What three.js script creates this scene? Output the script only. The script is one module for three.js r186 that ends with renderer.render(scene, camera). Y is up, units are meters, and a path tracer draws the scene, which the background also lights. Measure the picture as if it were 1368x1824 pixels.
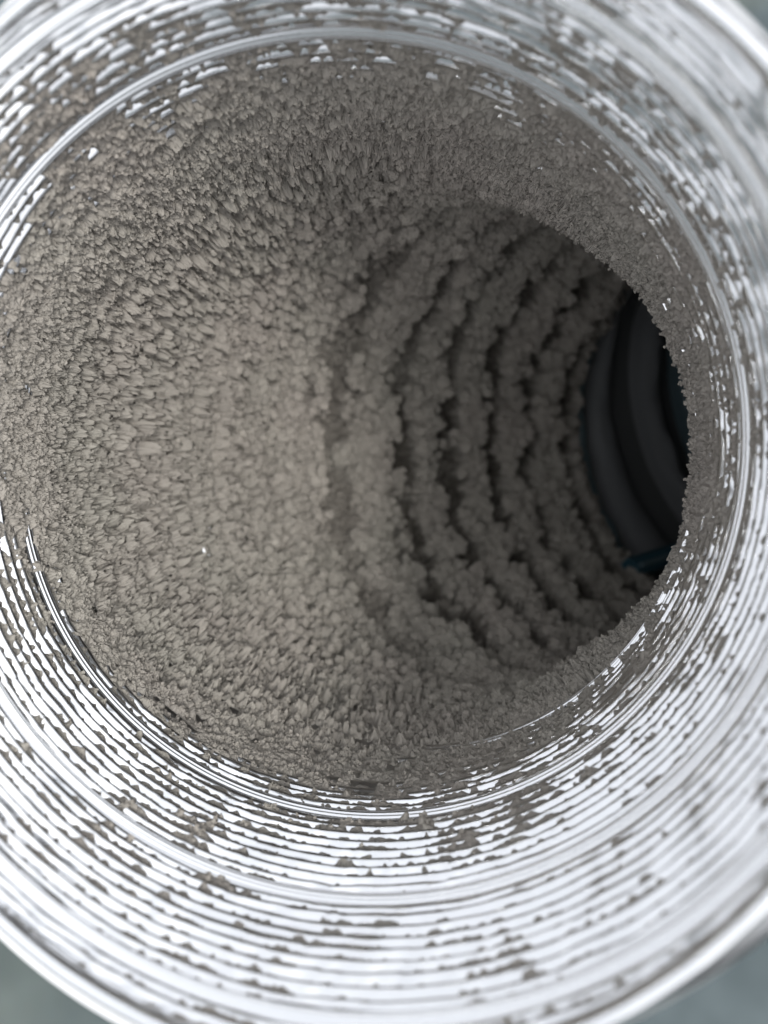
import * as THREE from 'three';
import { mergeVertices } from 'three/addons/utils/BufferGeometryUtils.js';

// ---------------------------------------------------------------- camera, sky, sun, exposure
const R = 0.05;                                   // bore radius of the duct, metres
const PITCH = 62 * Math.PI / 180;                 // the camera looks down this steeply
const CAM_Y = 4.672 * R;
const scene = new THREE.Scene();
const camera = new THREE.PerspectiveCamera(2 * Math.atan(912 / 1400) * 180 / Math.PI, 0.75, 0.004, 60);
camera.position.set(0, CAM_Y, 0);
camera.up.set(0, Math.cos(PITCH), -Math.sin(PITCH));
camera.lookAt(0, CAM_Y - Math.sin(PITCH), -Math.cos(PITCH));
camera.focus = 2.4 * R;
camera.userData.fStop = 15;
scene.add(camera);

// "view axes" (right, up in the picture, towards the camera), in bore radii -> world metres
const SB = Math.sin(PITCH), CB = Math.cos(PITCH);
const W = (x, y, z) => [x * R, CAM_Y + (y * CB + z * SB) * R, (-y * SB + z * CB) * R];

const SUN = new THREE.Vector3(0.27, -0.02 * CB + 0.96 * SB, 0.02 * SB + 0.96 * CB).normalize();
{ // pale overcast sky, brighter round the veiled sun
  const w = 512, h = 256, d = new Float32Array(w * h * 4);
  for (let j = 0; j < h; j++) for (let i = 0; i < w; i++) {
    const el = ((j + 0.5) / h - 0.5) * Math.PI, az = ((i + 0.5) / w - 0.5) * 2 * Math.PI;
    const v = new THREE.Vector3(Math.cos(el) * Math.cos(az), Math.sin(el), Math.cos(el) * Math.sin(az));
    const up = Math.max(0, v.y), c = Math.max(0, v.dot(SUN));
    let L = 0.62 + 0.12 * up + 1.5 * Math.pow(c, 6) + 1.5 * Math.pow(c, 40);
    if (v.y < 0) L = 0.28;
    const k = (j * w + i) * 4, warm = Math.pow(c, 4);
    d[k] = L * (0.97 + 0.04 * warm); d[k + 1] = L; d[k + 2] = L * (1.06 - 0.08 * warm); d[k + 3] = 1;
  }
  const t = new THREE.DataTexture(d, w, h, THREE.RGBAFormat, THREE.FloatType);
  t.mapping = THREE.EquirectangularReflectionMapping; t.magFilter = THREE.LinearFilter; t.minFilter = THREE.LinearFilter;
  t.needsUpdate = true;
  scene.background = t; scene.environment = t; scene.environmentIntensity = 1;
}
const sun = new THREE.DirectionalLight(new THREE.Color(1, 0.97, 0.92), 1.0);
sun.position.copy(SUN).multiplyScalar(2); sun.castShadow = true; sun.shadow.radius = 24;
sun.shadow.mapSize.set(2048, 2048);
Object.assign(sun.shadow.camera, { left: -0.5, right: 0.5, top: 0.5, bottom: -0.5, near: 0.1, far: 4 });
scene.add(sun); scene.add(sun.target);
const EXPOSURE = 1.7;

// ---------------------------------------------------------------- helpers
function rng(seed) { let a = seed >>> 0; return () => { a = (a + 0x6D2B79F5) | 0; let t = Math.imul(a ^ (a >>> 15), 1 | a); t = (t + Math.imul(t ^ (t >>> 7), 61 | t)) ^ t; return ((t ^ (t >>> 14)) >>> 0) / 4294967296; }; }
function hash(i, j, k) { let h = Math.imul(i, 374761393) ^ Math.imul(j, 668265263) ^ Math.imul(k, 1274126177); h = Math.imul(h ^ (h >>> 13), 1274126177); h ^= h >>> 16; return (h >>> 0) / 4294967296; }
function noise(x, y, z) {                          // value noise, -1..1
  const i = Math.floor(x), j = Math.floor(y), k = Math.floor(z); x -= i; y -= j; z -= k;
  const u = x * x * (3 - 2 * x), v = y * y * (3 - 2 * y), w = z * z * (3 - 2 * z);
  const l = (a, b, t) => a + (b - a) * t;
  return 2 * l(l(l(hash(i, j, k), hash(i + 1, j, k), u), l(hash(i, j + 1, k), hash(i + 1, j + 1, k), u), v),
    l(l(hash(i, j, k + 1), hash(i + 1, j, k + 1), u), l(hash(i, j + 1, k + 1), hash(i + 1, j + 1, k + 1), u), v), w) - 1;
}
function fbm(x, y, z, n) { let s = 0, a = 0.5, f = 1; for (let o = 0; o < n; o++) { s += a * noise(x * f + o * 17.3, y * f - o * 9.1, z * f + o * 5.7); a *= 0.5; f *= 2.03; } return s; }
function worley(x, y, z) {                         // nearest distance, second distance, cell value
  const i = Math.floor(x), j = Math.floor(y), k = Math.floor(z); let a = 9, b = 9, id = 0;
  for (let p = -1; p < 2; p++) for (let q = -1; q < 2; q++) for (let r = -1; r < 2; r++) {
    const X = i + p, Y = j + q, Z = k + r;
    const dx = X + hash(X, Y, Z) - x, dy = Y + hash(X + 71, Y, Z) - y, dz = Z + hash(X, Y + 53, Z) - z, d = dx * dx + dy * dy + dz * dz;
    if (d < a) { b = a; a = d; id = hash(X, Y, Z + 31); } else if (d < b) b = d;
  }
  return [Math.sqrt(a), Math.sqrt(b), id];
}
const clamp = (x, a = 0, b = 1) => Math.min(b, Math.max(a, x));
const smooth = (a, b, x) => { x = clamp((x - a) / (b - a)); return x * x * (3 - 2 * x); };
const TAU = Math.PI * 2;
function mesh(name, geo, mat, parent) { const m = new THREE.Mesh(geo, mat); m.name = name; m.castShadow = m.receiveShadow = true; parent.add(m); return m; }
function tag(o, label, category, kind, group) { if (label) o.userData.label = label; if (category) o.userData.category = category; if (kind) o.userData.kind = kind; if (group) o.userData.group = group; return o; }
function buffer(pos, idx, uv, col) {
  const g = new THREE.BufferGeometry();
  g.setAttribute('position', new THREE.BufferAttribute(pos instanceof Float32Array ? pos : new Float32Array(pos), 3));
  if (uv) g.setAttribute('uv', new THREE.BufferAttribute(new Float32Array(uv), 2));
  if (col) g.setAttribute('color', new THREE.BufferAttribute(col instanceof Float32Array ? col : new Float32Array(col), 3));
  g.setIndex(new THREE.BufferAttribute(idx instanceof Uint32Array ? idx : new Uint32Array(idx), 1));
  g.computeVertexNormals();
  return g;
}

// ---------------------------------------------------------------- the duct's centre line (view axes, bore radii; camera at the origin)
const S0 = 1.1, DS = 0.01, SBEND = 2.4, BEND_R = 1.15, BEND_MAX = 1.05;
const PATH = [];
{
  const cx = s => { const u = s - 2; return [-0.1105 + 0.1042 * u - 0.0308 * u * u + 0.0619 * u ** 3, 0.1209 + 0.1126 * u - 0.0308 * u * u - 0.0619 * u ** 3]; };
  let P = null, a = 0, b = 0;
  for (let s = S0; s < 9; s += DS) {
    if (s < SBEND) {
      const u = s - 2, [x, y] = cx(s);
      a = Math.atan(0.1042 + 2 * 0.02 * u + 3 * 0.06 * u * u * Math.sign(u)); b = Math.atan(0.1126 - 0.06 * u);
      P = [x, y, -s];
    } else {
      a = s < 5.1 ? Math.min(a + DS / BEND_R, BEND_MAX) : Math.min(a + DS / 2.4, 1.4);
      b += clamp((s < 5 ? 0.12 : 0.31) - b, -DS * 0.8, DS * 0.8);
      P = [P[0] + DS * Math.sin(a) * Math.cos(b), P[1] + DS * Math.sin(b), P[2] - DS * Math.cos(a) * Math.cos(b)];
    }
    PATH.push({ p: P });
  }
  const n = PATH.length, v = new THREE.Vector3(), e1 = new THREE.Vector3(), e2 = new THREE.Vector3();
  for (let i = 0; i < n; i++) {
    const A = PATH[Math.max(0, i - 6)].p, B = PATH[Math.min(n - 1, i + 6)].p;
    v.set(B[0] - A[0], B[1] - A[1], B[2] - A[2]).normalize();
    e1.set(0, 1, 0).cross(v.clone().negate()).normalize(); e2.copy(v).negate().cross(e1);
    PATH[i].e1 = e1.toArray(); PATH[i].e2 = e2.toArray();
  }
}
function onPath(s, phi, r, out) {                  // point at radius r round the centre line
  const x = clamp((s - S0) / DS, 0, PATH.length - 1.001), i = Math.floor(x), t = x - i, A = PATH[i], B = PATH[i + 1], c = Math.cos(phi) * r, d = Math.sin(phi) * r;
  for (let k = 0; k < 3; k++) {
    const p = A.p[k] + (B.p[k] - A.p[k]) * t, q = A.e1[k] + (B.e1[k] - A.e1[k]) * t, w = A.e2[k] + (B.e2[k] - A.e2[k]) * t;
    out[k] = p + q * c + w * d;
  }
  return out;
}
// ---------------------------------------------------------------- the spiral seam: t turns <-> s along the duct
const sOf = t => t > -1.45 ? 2.0044 - 0.4116 * t + 0.0371 * t * t - 0.0019 * t ** 3 : (2.0044 + 0.4116 * 1.45 + 0.0371 * 2.1025 + 0.0019 * 3.0486) + (-1.45 - t) * 0.275;
const T_TABLE = [];
for (let i = 0; i <= 2000; i++) T_TABLE.push(sOf(4.4 - i * 0.006));
function tOf(s) { let a = 0, b = 2000; while (b - a > 1) { const m = (a + b) >> 1; if (T_TABLE[m] > s) b = m; else a = m; } return 4.4 - 0.006 * (a + (s - T_TABLE[a]) / (T_TABLE[b] - T_TABLE[a])); }
const rimS = phi => 1.370 - 0.036 * Math.cos(phi) + 0.062 * Math.sin(phi);
const SEAM = 0.040, WAVES = 9;
const END = 4.74;                                  // where the duct ends and the dark hose begins
const bulge = s => 0.12 * smooth(2.85, 3.15, s);
function metalRadius(f, phi, s) { return wallRadius(f, phi, s) + bulge(s); }
function wallRadius(f, phi, s) {                  // f: place across the strip, seam at 0, -0.5..0.5
  const g = Math.abs(f);
  if (g < SEAM) {
    const e = f / SEAM;                            // flat band with a bright sloping lip on the mouth side and a thin bead
    return 0.984 + 0.002 * e + 0.015 * clamp((e + 0.25) / 1.25) + 0.0011 * Math.cos(e * 13) - 0.003 * Math.exp(-Math.pow((e + 0.62) / 0.14, 2));
  }
  const w = (f < 0 ? f + 1 : f), cp = Math.cos(phi), sp = Math.sin(phi), wob = noise(cp * 9, sp * 9, s * 7);
  const x = clamp((w - SEAM) / (1 - 2 * SEAM) + 0.011 * noise(cp * 16, sp * 16, s * 12) + 0.006 * noise(cp * 45, sp * 45, s * 30), 0, 0.9999);
  const k = Math.floor(x * WAVES), amp = 0.0088 * (0.85 + 0.3 * hash(k, 3, Math.round(tOf(s))));
  return 0.998 - amp * (1 + 0.3 * wob) * Math.cos(TAU * WAVES * x) * (0.25 + 0.75 * smooth(0, 0.03, x)) + 0.0035 * wob + 0.003 * fbm(cp * 4 + k, sp * 4, s * 9, 3);
}

// ---------------------------------------------------------------- materials
const M = {};
M.metal = new THREE.MeshStandardMaterial({ color: new THREE.Color().setRGB(0.74, 0.75, 0.765), metalness: 1, roughness: 0.18 });
M.outer = new THREE.MeshStandardMaterial({ color: new THREE.Color().setRGB(0.74, 0.74, 0.74), metalness: 1, roughness: 0.4 });
M.dust = new THREE.MeshStandardMaterial({ color: 0xffffff, vertexColors: true, roughness: 1, metalness: 0 });
M.crumb = new THREE.MeshStandardMaterial({ color: 0xffffff, roughness: 1, metalness: 0 });
{ // fine fluffy grain of the dust
  const n = 1024, px = new Uint8Array(n * n * 4);
  for (let j = 0; j < n; j++) for (let i = 0; i < n; i++) {
    let v = 0; for (const [f, a] of [[64, 0.5], [128, 0.35], [256, 0.25]]) { // tiling value noise
      const x = i / n * f, y = j / n * f, I = Math.floor(x), J = Math.floor(y), u = x - I, w = y - J, U = u * u * (3 - 2 * u), V = w * w * (3 - 2 * w), I1 = (I + 1) % f, J1 = (J + 1) % f;
      v += a * ((hash(I, J, f) * (1 - U) + hash(I1, J, f) * U) * (1 - V) + (hash(I, J1, f) * (1 - U) + hash(I1, J1, f) * U) * V);
    }
    const k = (j * n + i) * 4; px[k] = px[k + 1] = px[k + 2] = clamp(v / 1.1 * 255, 0, 255); px[k + 3] = 255;
  }
  const t = new THREE.DataTexture(px, n, n); t.wrapS = t.wrapT = THREE.RepeatWrapping; t.magFilter = THREE.LinearFilter; t.needsUpdate = true;
  M.dust.bumpMap = t; M.dust.bumpScale = 0.0005;
}
M.hose = new THREE.MeshStandardMaterial({ color: new THREE.Color().setRGB(0.10, 0.105, 0.105), roughness: 0.55 });
M.hoseGrey = new THREE.MeshStandardMaterial({ color: new THREE.Color().setRGB(0.17, 0.178, 0.185), roughness: 0.75 });
M.strip = new THREE.MeshStandardMaterial({ color: new THREE.Color().setRGB(0.03, 0.085, 0.115), roughness: 0.45 });
M.hoseRib = new THREE.MeshStandardMaterial({ color: new THREE.Color().setRGB(0.10, 0.15, 0.17), roughness: 0.5 });

// ---------------------------------------------------------------- ground
{
  const n = 512, px = new Uint8Array(n * n * 4);
  for (let j = 0; j < n; j++) for (let i = 0; i < n; i++) {
    const a = i / n * TAU, b = j / n * TAU, k = (j * n + i) * 4;
    const v = 0.5 * fbm(Math.cos(a) * 2, Math.sin(a) * 2 + Math.cos(b) * 2, Math.sin(b) * 2, 5) + 0.25 * fbm(i / 5, j / 5, 3, 2);
    const y = Math.max(0, fbm(i / 60, j / 60, 9, 3) - 0.12) * 1.6;
    px[k] = clamp(66 + 40 * v + 40 * y, 0, 255); px[k + 1] = clamp(76 + 40 * v + 34 * y, 0, 255); px[k + 2] = clamp(79 + 40 * v + 14 * y, 0, 255); px[k + 3] = 255;
  }
  const t = new THREE.DataTexture(px, n, n); t.colorSpace = THREE.SRGBColorSpace; t.wrapS = t.wrapT = THREE.RepeatWrapping; t.magFilter = THREE.LinearFilter; t.repeat.set(34, 34); t.needsUpdate = true;
  const g = new THREE.PlaneGeometry(24, 24, 1, 1); g.rotateX(-Math.PI / 2);
  tag(mesh('ground', g, new THREE.MeshStandardMaterial({ map: t, roughness: 0.85 }), scene), 'blue grey painted floor out of focus behind the duct mouth', null, 'structure');
}

// ---------------------------------------------------------------- the duct
const BASE = W(0.6, 0, 0); BASE[1] = 0; BASE[2] = W(0, 0.3, -3)[2];
const put = (p, pos, o) => { const w = W(p[0], p[1], p[2]); pos[o] = w[0] - BASE[0]; pos[o + 1] = w[1] - BASE[1]; pos[o + 2] = w[2] - BASE[2]; };
const duct = new THREE.Group(); duct.name = 'aluminium_duct'; duct.position.set(...BASE); scene.add(duct);
tag(duct, 'bright aluminium spiral seam duct with its grooved round mouth open towards the viewer', 'duct');

function strip(w0, w1, nw, radius) {               // a helical strip of the duct's wall
  const T0 = -8, T1 = 2.75, pos = [], idx = [], o = [0, 0, 0];
  const rows = []; for (let t = T0; t < T1;) { rows.push(t); t += t < -2.2 ? 1 / 180 : 1 / 520; }
  const ss = new Float32Array(rows.length * (nw + 1));
  rows.forEach((t, i) => {
    const Phi = (t + 2) * TAU;
    for (let j = 0; j <= nw; j++) {
      const w = w0 + (w1 - w0) * j / nw, rim = rimS(Phi), s0 = sOf(t + w), s = clamp(s0, rim, END);
      ss[i * (nw + 1) + j] = s0 < rim ? 1e3 : s0 > END ? -1e3 : 0;
      const f = w > 0.5 ? w - 1 : w, r = radius(f, Phi, s);
      onPath(s, Phi, r, o); const k = pos.length; pos.push(0, 0, 0); put(o, pos, k);
    }
  });
  for (let i = 0; i + 1 < rows.length; i++) for (let j = 0; j < nw; j++) {
    const a = i * (nw + 1) + j, b = a + 1, c = a + nw + 1, d = c + 1, q = [ss[a], ss[b], ss[c], ss[d]];
    if (q.every(x => x > 0) || q.every(x => x < 0)) continue;
    idx.push(a, c, b, b, c, d);
  }
  return buffer(pos, idx);
}
mesh('corrugated_wall', strip(SEAM, 1 - SEAM, 72, metalRadius), M.metal, duct);
tag(mesh('spiral_seam', strip(-SEAM, SEAM, 14, (f, p, s) => metalRadius(f, p, s)), M.metal, duct), 'flat shiny seam band winding round between the grooves');
{ // rolled edge of the mouth
  const pos = [], idx = [], o = [0, 0, 0], n = 720, m = 14;
  for (let i = 0; i <= n; i++) for (let j = 0; j <= m; j++) {
    const phi = i / n * TAU, a = j / m * TAU, s = rimS(phi) + 0.004 * fbm(Math.cos(phi) * 5, Math.sin(phi) * 5, 1, 3);
    onPath(s + 0.016 * Math.cos(a), phi, 1.004 + 0.014 * Math.sin(a), o); const k = pos.length; pos.push(0, 0, 0); put(o, pos, k);
  }
  for (let i = 0; i < n; i++) for (let j = 0; j < m; j++) { const a = i * (m + 1) + j, b = a + 1, c = a + m + 1, d = c + 1; idx.push(a, b, c, b, d, c); }
  mesh('rolled_rim', buffer(pos, idx), M.metal, duct);
}
function shell(s0, s1, ds, n, radius) {
  const pos = [], idx = [], o = [0, 0, 0], m = Math.round((s1 - s0) / ds);
  for (let i = 0; i <= m; i++) for (let j = 0; j <= n; j++) {
    const phi = j / n * TAU, s = s0 + (s1 - s0) * i / m, r = radius(s, phi);
    onPath(i ? s : Math.max(s, rimS(phi)), phi, r, o); const k = pos.length; pos.push(0, 0, 0); put(o, pos, k);
  }
  for (let i = 0; i < m; i++) for (let j = 0; j < n; j++) { const a = i * (n + 1) + j, b = a + 1, c = a + n + 1, d = c + 1; idx.push(a, b, c, b, d, c); }
  return buffer(pos, idx);
}
mesh('outer_shell', (() => { // outside of the duct
  const pos = [], idx = [], o = [0, 0, 0], n = 200, m = 520;
  for (let i = 0; i <= m; i++) for (let j = 0; j <= n; j++) {
    const phi = j / n * TAU, r0 = rimS(phi), s = r0 + (END - r0) * i / m;
    const v = tOf(s) - (phi / TAU - 2), f = v - Math.floor(v);
    onPath(s, phi, 1.034 + bulge(s) + 0.012 * Math.cos(TAU * 7 * f), o); const k = pos.length; pos.push(0, 0, 0); put(o, pos, k);
  }
  for (let i = 0; i < m; i++) for (let j = 0; j < n; j++) { const a = i * (n + 1) + j, b = a + 1, c = a + n + 1, d = c + 1; idx.push(a, b, c, b, d, c); }
  return buffer(pos, idx);
})(), M.outer, duct);

// ---------------------------------------------------------------- dust
const BLOB = (x, c, w) => Math.exp(-Math.pow((x - c) / w, 2));
function coverage(phi, s) {                        // 0 bare .. 1 caked
  const right = Math.max(0, Math.cos(phi)), left = Math.max(0, -Math.cos(phi)), top = Math.max(0, Math.sin(phi)), low = Math.max(0, -Math.sin(phi));
  const full = 2.40 + 0.40 * low + 0.14 * right - 0.12 * left * (1 - low) - 0.02 * top, start = 1.60 - 0.06 * low + 0.1 * right - 0.05 * left - 0.42 * top;
  const x = clamp((s - start) / (full - start)); return 0.75 * x + 0.25 * x * x * x;
}
{
  const NP = 1640, sl = [];
  for (let s = 1.33; s < END + 0.03;) { sl.push(s); s += s < 2.35 ? 0.0034 : s < 3.4 ? 0.0042 : 0.008; }
  const NS = sl.length, pos = new Float32Array(NS * (NP + 1) * 3), col = new Float32Array(NS * (NP + 1) * 3), depth = new Float32Array(NS * (NP + 1)), ridge = new Float32Array(NS * (NP + 1)), uvs = new Float32Array(NS * (NP + 1) * 2);
  const o = [0, 0, 0];
  for (let i = 0; i < NS; i++) {
    const s = sl[i], ts = tOf(s), ribs = smooth(2.92, 3.55, s), big = smooth(2.25, 2.75, s), huge = smooth(2.95, 3.3, s);
    for (let j = 0; j <= NP; j++) {
      const phi = (j % NP) / NP * TAU, k = i * (NP + 1) + j;
      const v = ts - (phi / TAU - 2), f = v - Math.round(v), rm = metalRadius(f, phi, s);
      onPath(s, phi, 1, o); const [x, y, z] = o;
      const c = coverage(phi, s), w = f < 0 ? f + 1 : f, wv = (w - SEAM) / (1 - 2 * SEAM);
      const n1 = fbm(x * 4, y * 4, z * 4, 2), n2 = fbm(x * 19, y * 19, z * 19, 2), n3 = fbm(x * 62, y * 62, z * 62, 2);
      // powder fills the grooves first and covers the ridges last
      const onSeam = Math.abs(f) < SEAM * 1.3 ? (s > 2.62 ? -1.6 : 1) : 0;
      let hd = -0.006 * onSeam * (s > 2.62 ? 1 : 1 - smooth(0.6, 0.9, c)) + 0.0088 * (-0.9 + 2.4 * c + 1.3 * n1 * (1 - 0.5 * c) + 1.7 * n2 + 1.5 * n3);
      { const [t1, , ti] = worley((x + 0.03 * n2) * 20 + 3, (y + 0.03 * n3) * 20, z * 20); if (ti > 0.93 - 0.25 * c) hd += 0.022 * Math.max(0, 0.5 + 0.8 * n3 - t1 * (1.6 - c)); }
      const q = (hd / 0.0088 + 0.2) * 0.55;
      const full = smooth(0.0, 0.8, q) * smooth(0.45, 1, c);
      let th = 0, valleyShade = 0; const lean = 0.14 * full * big * (1 - huge);
      if (full > 0.001) {
        const left = smooth(0.5, -0.3, Math.cos(phi)), B = big * left;
        const jx = 0.015 * n2 + 0.014 * n3, jy = 0.014 * noise(x * 30 + 9, y * 30, z * 30) + 0.012 * noise(x * 75, y * 75 + 4, z * 75);
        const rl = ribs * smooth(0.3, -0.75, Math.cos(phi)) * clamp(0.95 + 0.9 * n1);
        const dome = d => 1 - Math.min(1, d * d * 1.7);
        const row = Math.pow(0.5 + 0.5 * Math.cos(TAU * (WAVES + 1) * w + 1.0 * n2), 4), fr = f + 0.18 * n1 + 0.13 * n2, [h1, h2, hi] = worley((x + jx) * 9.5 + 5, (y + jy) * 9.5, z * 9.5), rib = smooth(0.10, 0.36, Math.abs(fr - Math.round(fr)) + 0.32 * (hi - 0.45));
        let lump = 0;
        if (B > 0) { const cs = 18; const [f1, f2, id] = worley((x + jx) * cs, (y + jy) * cs, z * cs); lump += B * (1 - 0.5 * huge) * (dome(f1) * 0.046 + (id - 0.5) * 0.026 + Math.min(0.2, f2 - f1) * 0.24 - 0.064); }
        if (huge > 0) lump += huge * left * (dome(h1) * 0.03 + (hi - 0.5) * 0.02 + Math.min(0.2, h2 - h1) * 0.06 - 0.03);
        const [g1, g2, gi] = worley((x + jx * 0.6) * 44, (y + jy * 0.6) * 44, z * 44);
        lump += (1 - 0.6 * huge) * (dome(g1) * 0.014 + (gi - 0.5) * 0.013 + Math.min(0.25, g2 - g1) * 0.026 - 0.011);
        const fuzz = (1 - 0.7 * huge) * (0.019 * fbm(x * 62, y * 62, z * 62, 2) + 0.006 * fbm(x * 130, y * 130, z * 130, 1));
        valleyShade = rl * (1 - smooth(0.2, 0.75, rib + 0.35 * n3 + 0.2 * n2));         // shade between the ribs, painted dark brown into the dust colour; few clumps there
        th += full * (0.026 + lump - 0.034 * row * big * (1 - ribs) - 0.045 * left * smooth(2.6, 2.85, s) * (1 - smooth(3.15, 3.45, s)) * Math.pow(0.5 + 0.5 * Math.cos(TAU * 3 * (w + 0.08 * n2 + 0.05 * n1)), 3) + (0.12 * rib - 0.06) * rl + fuzz - 0.012 * (1 - left) + 0.10 * smooth(4.0, 4.5, s) * smooth(0.3, 0.9, Math.sin(phi)) + smooth(2.45, 2.95, s) * (0.075 * BLOB(phi, 0.95, 0.6) + 0.06 * BLOB(phi, 5.35, 0.35)));
      }
      if (s > END - 0.02) th *= 0.7;
      let r = Math.min(0.998 - hd * (1 - full) - 0.008 * full - th, rm + 0.004);
      if (full > 0.6) r = Math.min(r, rm - 0.003);
      depth[k] = rm - r; ridge[k] = full * smooth(0.75, -0.2, Math.cos(phi)) * smooth(2.6, 3.2, s) * (1 - valleyShade) * (1 - valleyShade); uvs[k * 2] = j / NP * 14; uvs[k * 2 + 1] = s * 2.2;
      onPath(s + lean * clamp(0.95 - r, -0.05, 0.2), phi + 0.25 * lean * clamp(0.95 - r, -0.05, 0.2) * Math.cos(phi), r, o);
      put(o, pos, k * 3);
      const tint = 1 + 0.14 * n2 + 0.16 * n3, pink = 0.5 + n1 * 1.5 + 0.25 * y;
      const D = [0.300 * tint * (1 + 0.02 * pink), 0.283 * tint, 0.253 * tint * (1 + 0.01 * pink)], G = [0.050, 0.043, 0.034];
      for (let a = 0; a < 3; a++) col[k * 3 + a] = D[a] + (G[a] - D[a]) * 0.85 * valleyShade;
    }
  }
  const lining = [], patches = [];
  for (let i = 0; i + 1 < NS; i++) for (let j = 0; j < NP; j++) {
    const a = i * (NP + 1) + j, b = a + 1, c = a + NP + 1, d = c + 1;
    const out = sl[i] > 2.3 ? lining : patches;
    if (sl[i + 1] < rimS(j / NP * TAU) + 0.02) continue;
    if (Math.max(depth[a], depth[b], depth[c]) > 0) out.push(a, b, c);
    if (Math.max(depth[b], depth[d], depth[c]) > 0) out.push(b, d, c);
  }
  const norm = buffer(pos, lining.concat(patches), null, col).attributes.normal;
  const part = list => {                           // compact copy of the vertices a list of faces uses, with the shared normals
    const map = new Map(), P = [], C = [], N = [], U = [], I = new Uint32Array(list.length);
    for (let q = 0; q < list.length; q++) {
      const k = list[q]; let m = map.get(k);
      if (m === undefined) { m = map.size; map.set(k, m); P.push(pos[k * 3], pos[k * 3 + 1], pos[k * 3 + 2]); C.push(col[k * 3], col[k * 3 + 1], col[k * 3 + 2]); U.push(uvs[k * 2], uvs[k * 2 + 1]); N.push(norm.getX(k), norm.getY(k), norm.getZ(k)); }
      I[q] = m;
    }
    const g = new THREE.BufferGeometry();
    g.setAttribute('position', new THREE.BufferAttribute(new Float32Array(P), 3)); g.setAttribute('color', new THREE.BufferAttribute(new Float32Array(C), 3)); g.setAttribute('normal', new THREE.BufferAttribute(new Float32Array(N), 3));
    g.setAttribute('uv', new THREE.BufferAttribute(new Float32Array(U), 2)); g.setIndex(new THREE.BufferAttribute(I, 1)); return g;
  };
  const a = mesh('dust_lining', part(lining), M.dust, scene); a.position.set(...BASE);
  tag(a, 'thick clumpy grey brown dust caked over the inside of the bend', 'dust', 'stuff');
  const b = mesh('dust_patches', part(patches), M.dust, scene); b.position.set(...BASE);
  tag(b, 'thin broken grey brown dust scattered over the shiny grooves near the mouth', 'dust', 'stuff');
  // loose crumbs lying on the dust
  const rnd = rng(77), seed = new THREE.IcosahedronGeometry(1, 1), pp = seed.attributes.position;
  for (let i = 0; i < pp.count; i++) { const q = [pp.getX(i), pp.getY(i), pp.getZ(i)], m = 1 + 0.55 * noise(q[0] * 2.1 + 4, q[1] * 2.1, q[2] * 2.1); pp.setXYZ(i, q[0] * m, q[1] * m, q[2] * m); }
  seed.computeVertexNormals();
  const spots = [];
  for (let n = 0; n < 900000 && spots.length < 80000; n++) {
    const i = Math.floor(rnd() * NS), j = Math.floor(rnd() * NP), k = i * (NP + 1) + j;
    if (sl[i] < rimS(j / NP * TAU) + 0.05 || depth[k] < 0.012 || sl[i] > 4.6) continue;
    spots.push(k);
  }
  const crumbs = new THREE.InstancedMesh(seed, M.crumb, spots.length), m4 = new THREE.Matrix4(), qq = new THREE.Quaternion(), e = new THREE.Euler(), cc = new THREE.Color();
  spots.forEach((k, n) => {
    const z = (0.0018 + 0.0042 * Math.pow(rnd(), 3)) * R * (sl[Math.floor(k / (NP + 1))] > 3 ? 1.15 : 1), up = z * (0.2 + 0.8 * rnd());
    qq.setFromEuler(e.set(rnd() * 6, rnd() * 6, rnd() * 6));
    m4.compose(new THREE.Vector3(pos[k * 3] + norm.getX(k) * up, pos[k * 3 + 1] + norm.getY(k) * up, pos[k * 3 + 2] + norm.getZ(k) * up), qq, new THREE.Vector3(z * (0.7 + 0.6 * rnd()), z, z * (0.7 + 0.6 * rnd())));
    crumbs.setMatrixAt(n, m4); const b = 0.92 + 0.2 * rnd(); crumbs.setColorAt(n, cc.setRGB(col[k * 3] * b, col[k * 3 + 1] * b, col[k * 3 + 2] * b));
  });
  crumbs.name = 'dust_crumbs'; crumbs.position.set(...BASE); crumbs.castShadow = crumbs.receiveShadow = true; scene.add(crumbs);
  tag(crumbs, 'tiny loose crumbs and tufts of grey brown dust lying all over the dust layer', 'dust', 'stuff');
  // rounded clumps of dust, larger the deeper they sit
  const blob = new THREE.IcosahedronGeometry(1, 9), bp = blob.attributes.position;
  for (let i = 0; i < bp.count; i++) {
    const q = [bp.getX(i), bp.getY(i), bp.getZ(i)], [b1, b2] = worley(q[0] * 1.7 + 4, q[1] * 1.7, q[2] * 1.7), [c1] = worley(q[0] * 4 + 4, q[1] * 4, q[2] * 4);
    const m = 0.78 + 0.35 * (0.6 - b1) + 0.25 * Math.min(0.4, b2 - b1) + 0.16 * (0.5 - c1) + 0.30 * fbm(q[0] * 5, q[1] * 5, q[2] * 5, 4);
    bp.setXYZ(i, q[0] * m, q[1] * m, q[2] * m);
  }
  blob.deleteAttribute('normal'); blob.deleteAttribute('uv');
  const round = mergeVertices(blob, 1e-4); round.computeVertexNormals();
  const seats = [];
  for (let n = 0; n < 400000 && seats.length < 15000; n++) {
    const i = Math.floor(rnd() * NS), j = Math.floor(rnd() * NP), k = i * (NP + 1) + j;
    if (rnd() > ridge[k] || sl[i] > END - 0.06) continue;
    seats.push([k, sl[i]]);
  }
  const clumps = new THREE.InstancedMesh(round, M.crumb, seats.length);
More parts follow.
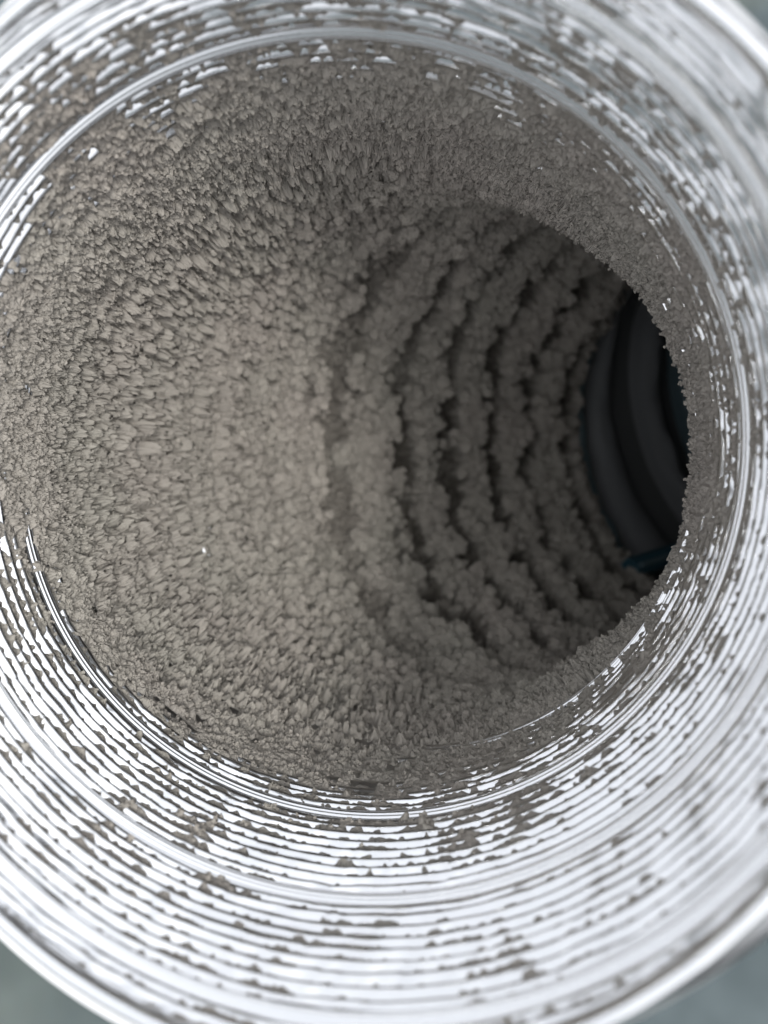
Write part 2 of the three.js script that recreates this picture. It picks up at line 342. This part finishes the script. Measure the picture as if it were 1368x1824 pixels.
  seats.forEach(([k, sk], n) => {
    const deep = smooth(2.6, 3.3, sk), z = (0.006 + 0.010 * rnd() + deep * (0.006 + 0.019 * rnd() * rnd())) * R, up = z * (-0.35 + 0.6 * rnd());
    qq.setFromEuler(e.set(rnd() * 6, rnd() * 6, rnd() * 6));
    m4.compose(new THREE.Vector3(pos[k * 3] + norm.getX(k) * up, pos[k * 3 + 1] + norm.getY(k) * up, pos[k * 3 + 2] + norm.getZ(k) * up), qq, new THREE.Vector3(z * (0.8 + 0.5 * rnd()), z, z * (0.8 + 0.5 * rnd())));
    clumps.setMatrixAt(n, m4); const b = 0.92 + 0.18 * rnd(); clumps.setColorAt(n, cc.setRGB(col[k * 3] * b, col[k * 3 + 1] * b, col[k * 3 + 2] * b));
  });
  clumps.name = 'dust_clumps'; clumps.position.set(...BASE); clumps.castShadow = clumps.receiveShadow = true; scene.add(clumps);
  tag(clumps, 'rounded grey brown dust clumps crowded along the ridges of the bend', 'dust', 'stuff');
  console.log('dust tris', lining.length / 3, patches.length / 3);
}

// ---------------------------------------------------------------- the dark hose that the duct runs into
{
  const hose = new THREE.Group(); hose.name = 'dark_hose'; hose.position.set(...BASE); scene.add(hose);
  tag(hose, 'dark blue grey ribbed hose in shadow beyond the dusty bend', 'hose');
  const wall = (r, flip) => { const g = shell(END - 0.12, 8.5, 0.03, 120, () => r); if (flip) g.index.array.reverse(); return g; };
  mesh('hose_wall', wall(1.17), M.hose, hose); mesh('outer_wall', wall(1.21), M.hose, hose);
  for (const [s, w, h, m] of [[4.90, 0.06, 0.09, 'hoseRib'], [5.12, 0.09, 0.06, 'hoseGrey'], [5.42, 0.07, 0.12, 'hoseGrey'], [5.62, 0.04, 0.08, 'hoseRib'], [5.9, 0.07, 0.11, 'hoseGrey'], [6.3, 0.06, 0.11, 'hoseRib']])
    mesh('hose_rib', shell(s - w, s + w, 0.01, 120, (q, f) => 1.175 - (h + 0.06) * (0.85 + 0.3 * fbm(Math.cos(f) * 6, Math.sin(f) * 6, q * 8, 3)) * Math.sqrt(Math.max(0, 1 - ((q - s) / w) ** 2))), M[m], hose);
  // a blue strip of plastic lying in the bottom of the hose
  const bar = new THREE.Group(); bar.name = 'plastic_strip'; const A = new THREE.Vector3(...W(1.36, -0.31, -4.33)), B = new THREE.Vector3(...W(1.85, -0.20, -4.62)); bar.position.copy(A); scene.add(bar);
  tag(bar, 'small dark blue plastic strip lying at the bottom of the dark opening', 'strip');
  const L = A.distanceTo(B), cs = new THREE.Shape(), bw = 0.05 * R, bh = 0.035 * R;
  cs.moveTo(-bw, -bh); cs.lineTo(bw, -bh); cs.lineTo(bw, bh * 0.4); cs.lineTo(bw * 0.5, bh); cs.lineTo(-bw * 0.7, bh); cs.lineTo(-bw, bh * 0.5);
  const body = mesh('strip_body', new THREE.ExtrudeGeometry(cs, { depth: L, bevelEnabled: true, bevelSize: 0.008 * R, bevelThickness: 0.008 * R, bevelSegments: 2 }), M.strip, bar); body.lookAt(B.clone());
  const lip = mesh('strip_lip', new THREE.CapsuleGeometry(0.018 * R, L * 0.9, 4, 10).rotateX(Math.PI / 2).translate(-bw * 0.4, bh * 1.5, L / 2), M.hoseRib, bar); lip.quaternion.copy(body.quaternion);
  const cap = [], idx = [], o = [0, 0, 0]; for (let j = 0; j <= 120; j++) { onPath(8.49, j / 120 * TAU, j === 120 ? 0 : 1.2, o); put(o, cap, cap.length); }
  for (let j = 0; j < 120; j++) idx.push(120, j, (j + 1) % 120);
  mesh('added_end_cap', buffer(cap, idx), M.hose, hose);  // unseen cap, added to keep light out of the far end of the hose
}

const renderer = new THREE.WebGLRenderer({ antialias: true });
renderer.toneMapping = THREE.LinearToneMapping; renderer.toneMappingExposure = EXPOSURE;
renderer.shadowMap.enabled = true; renderer.shadowMap.type = THREE.PCFSoftShadowMap;
renderer.render(scene, camera);
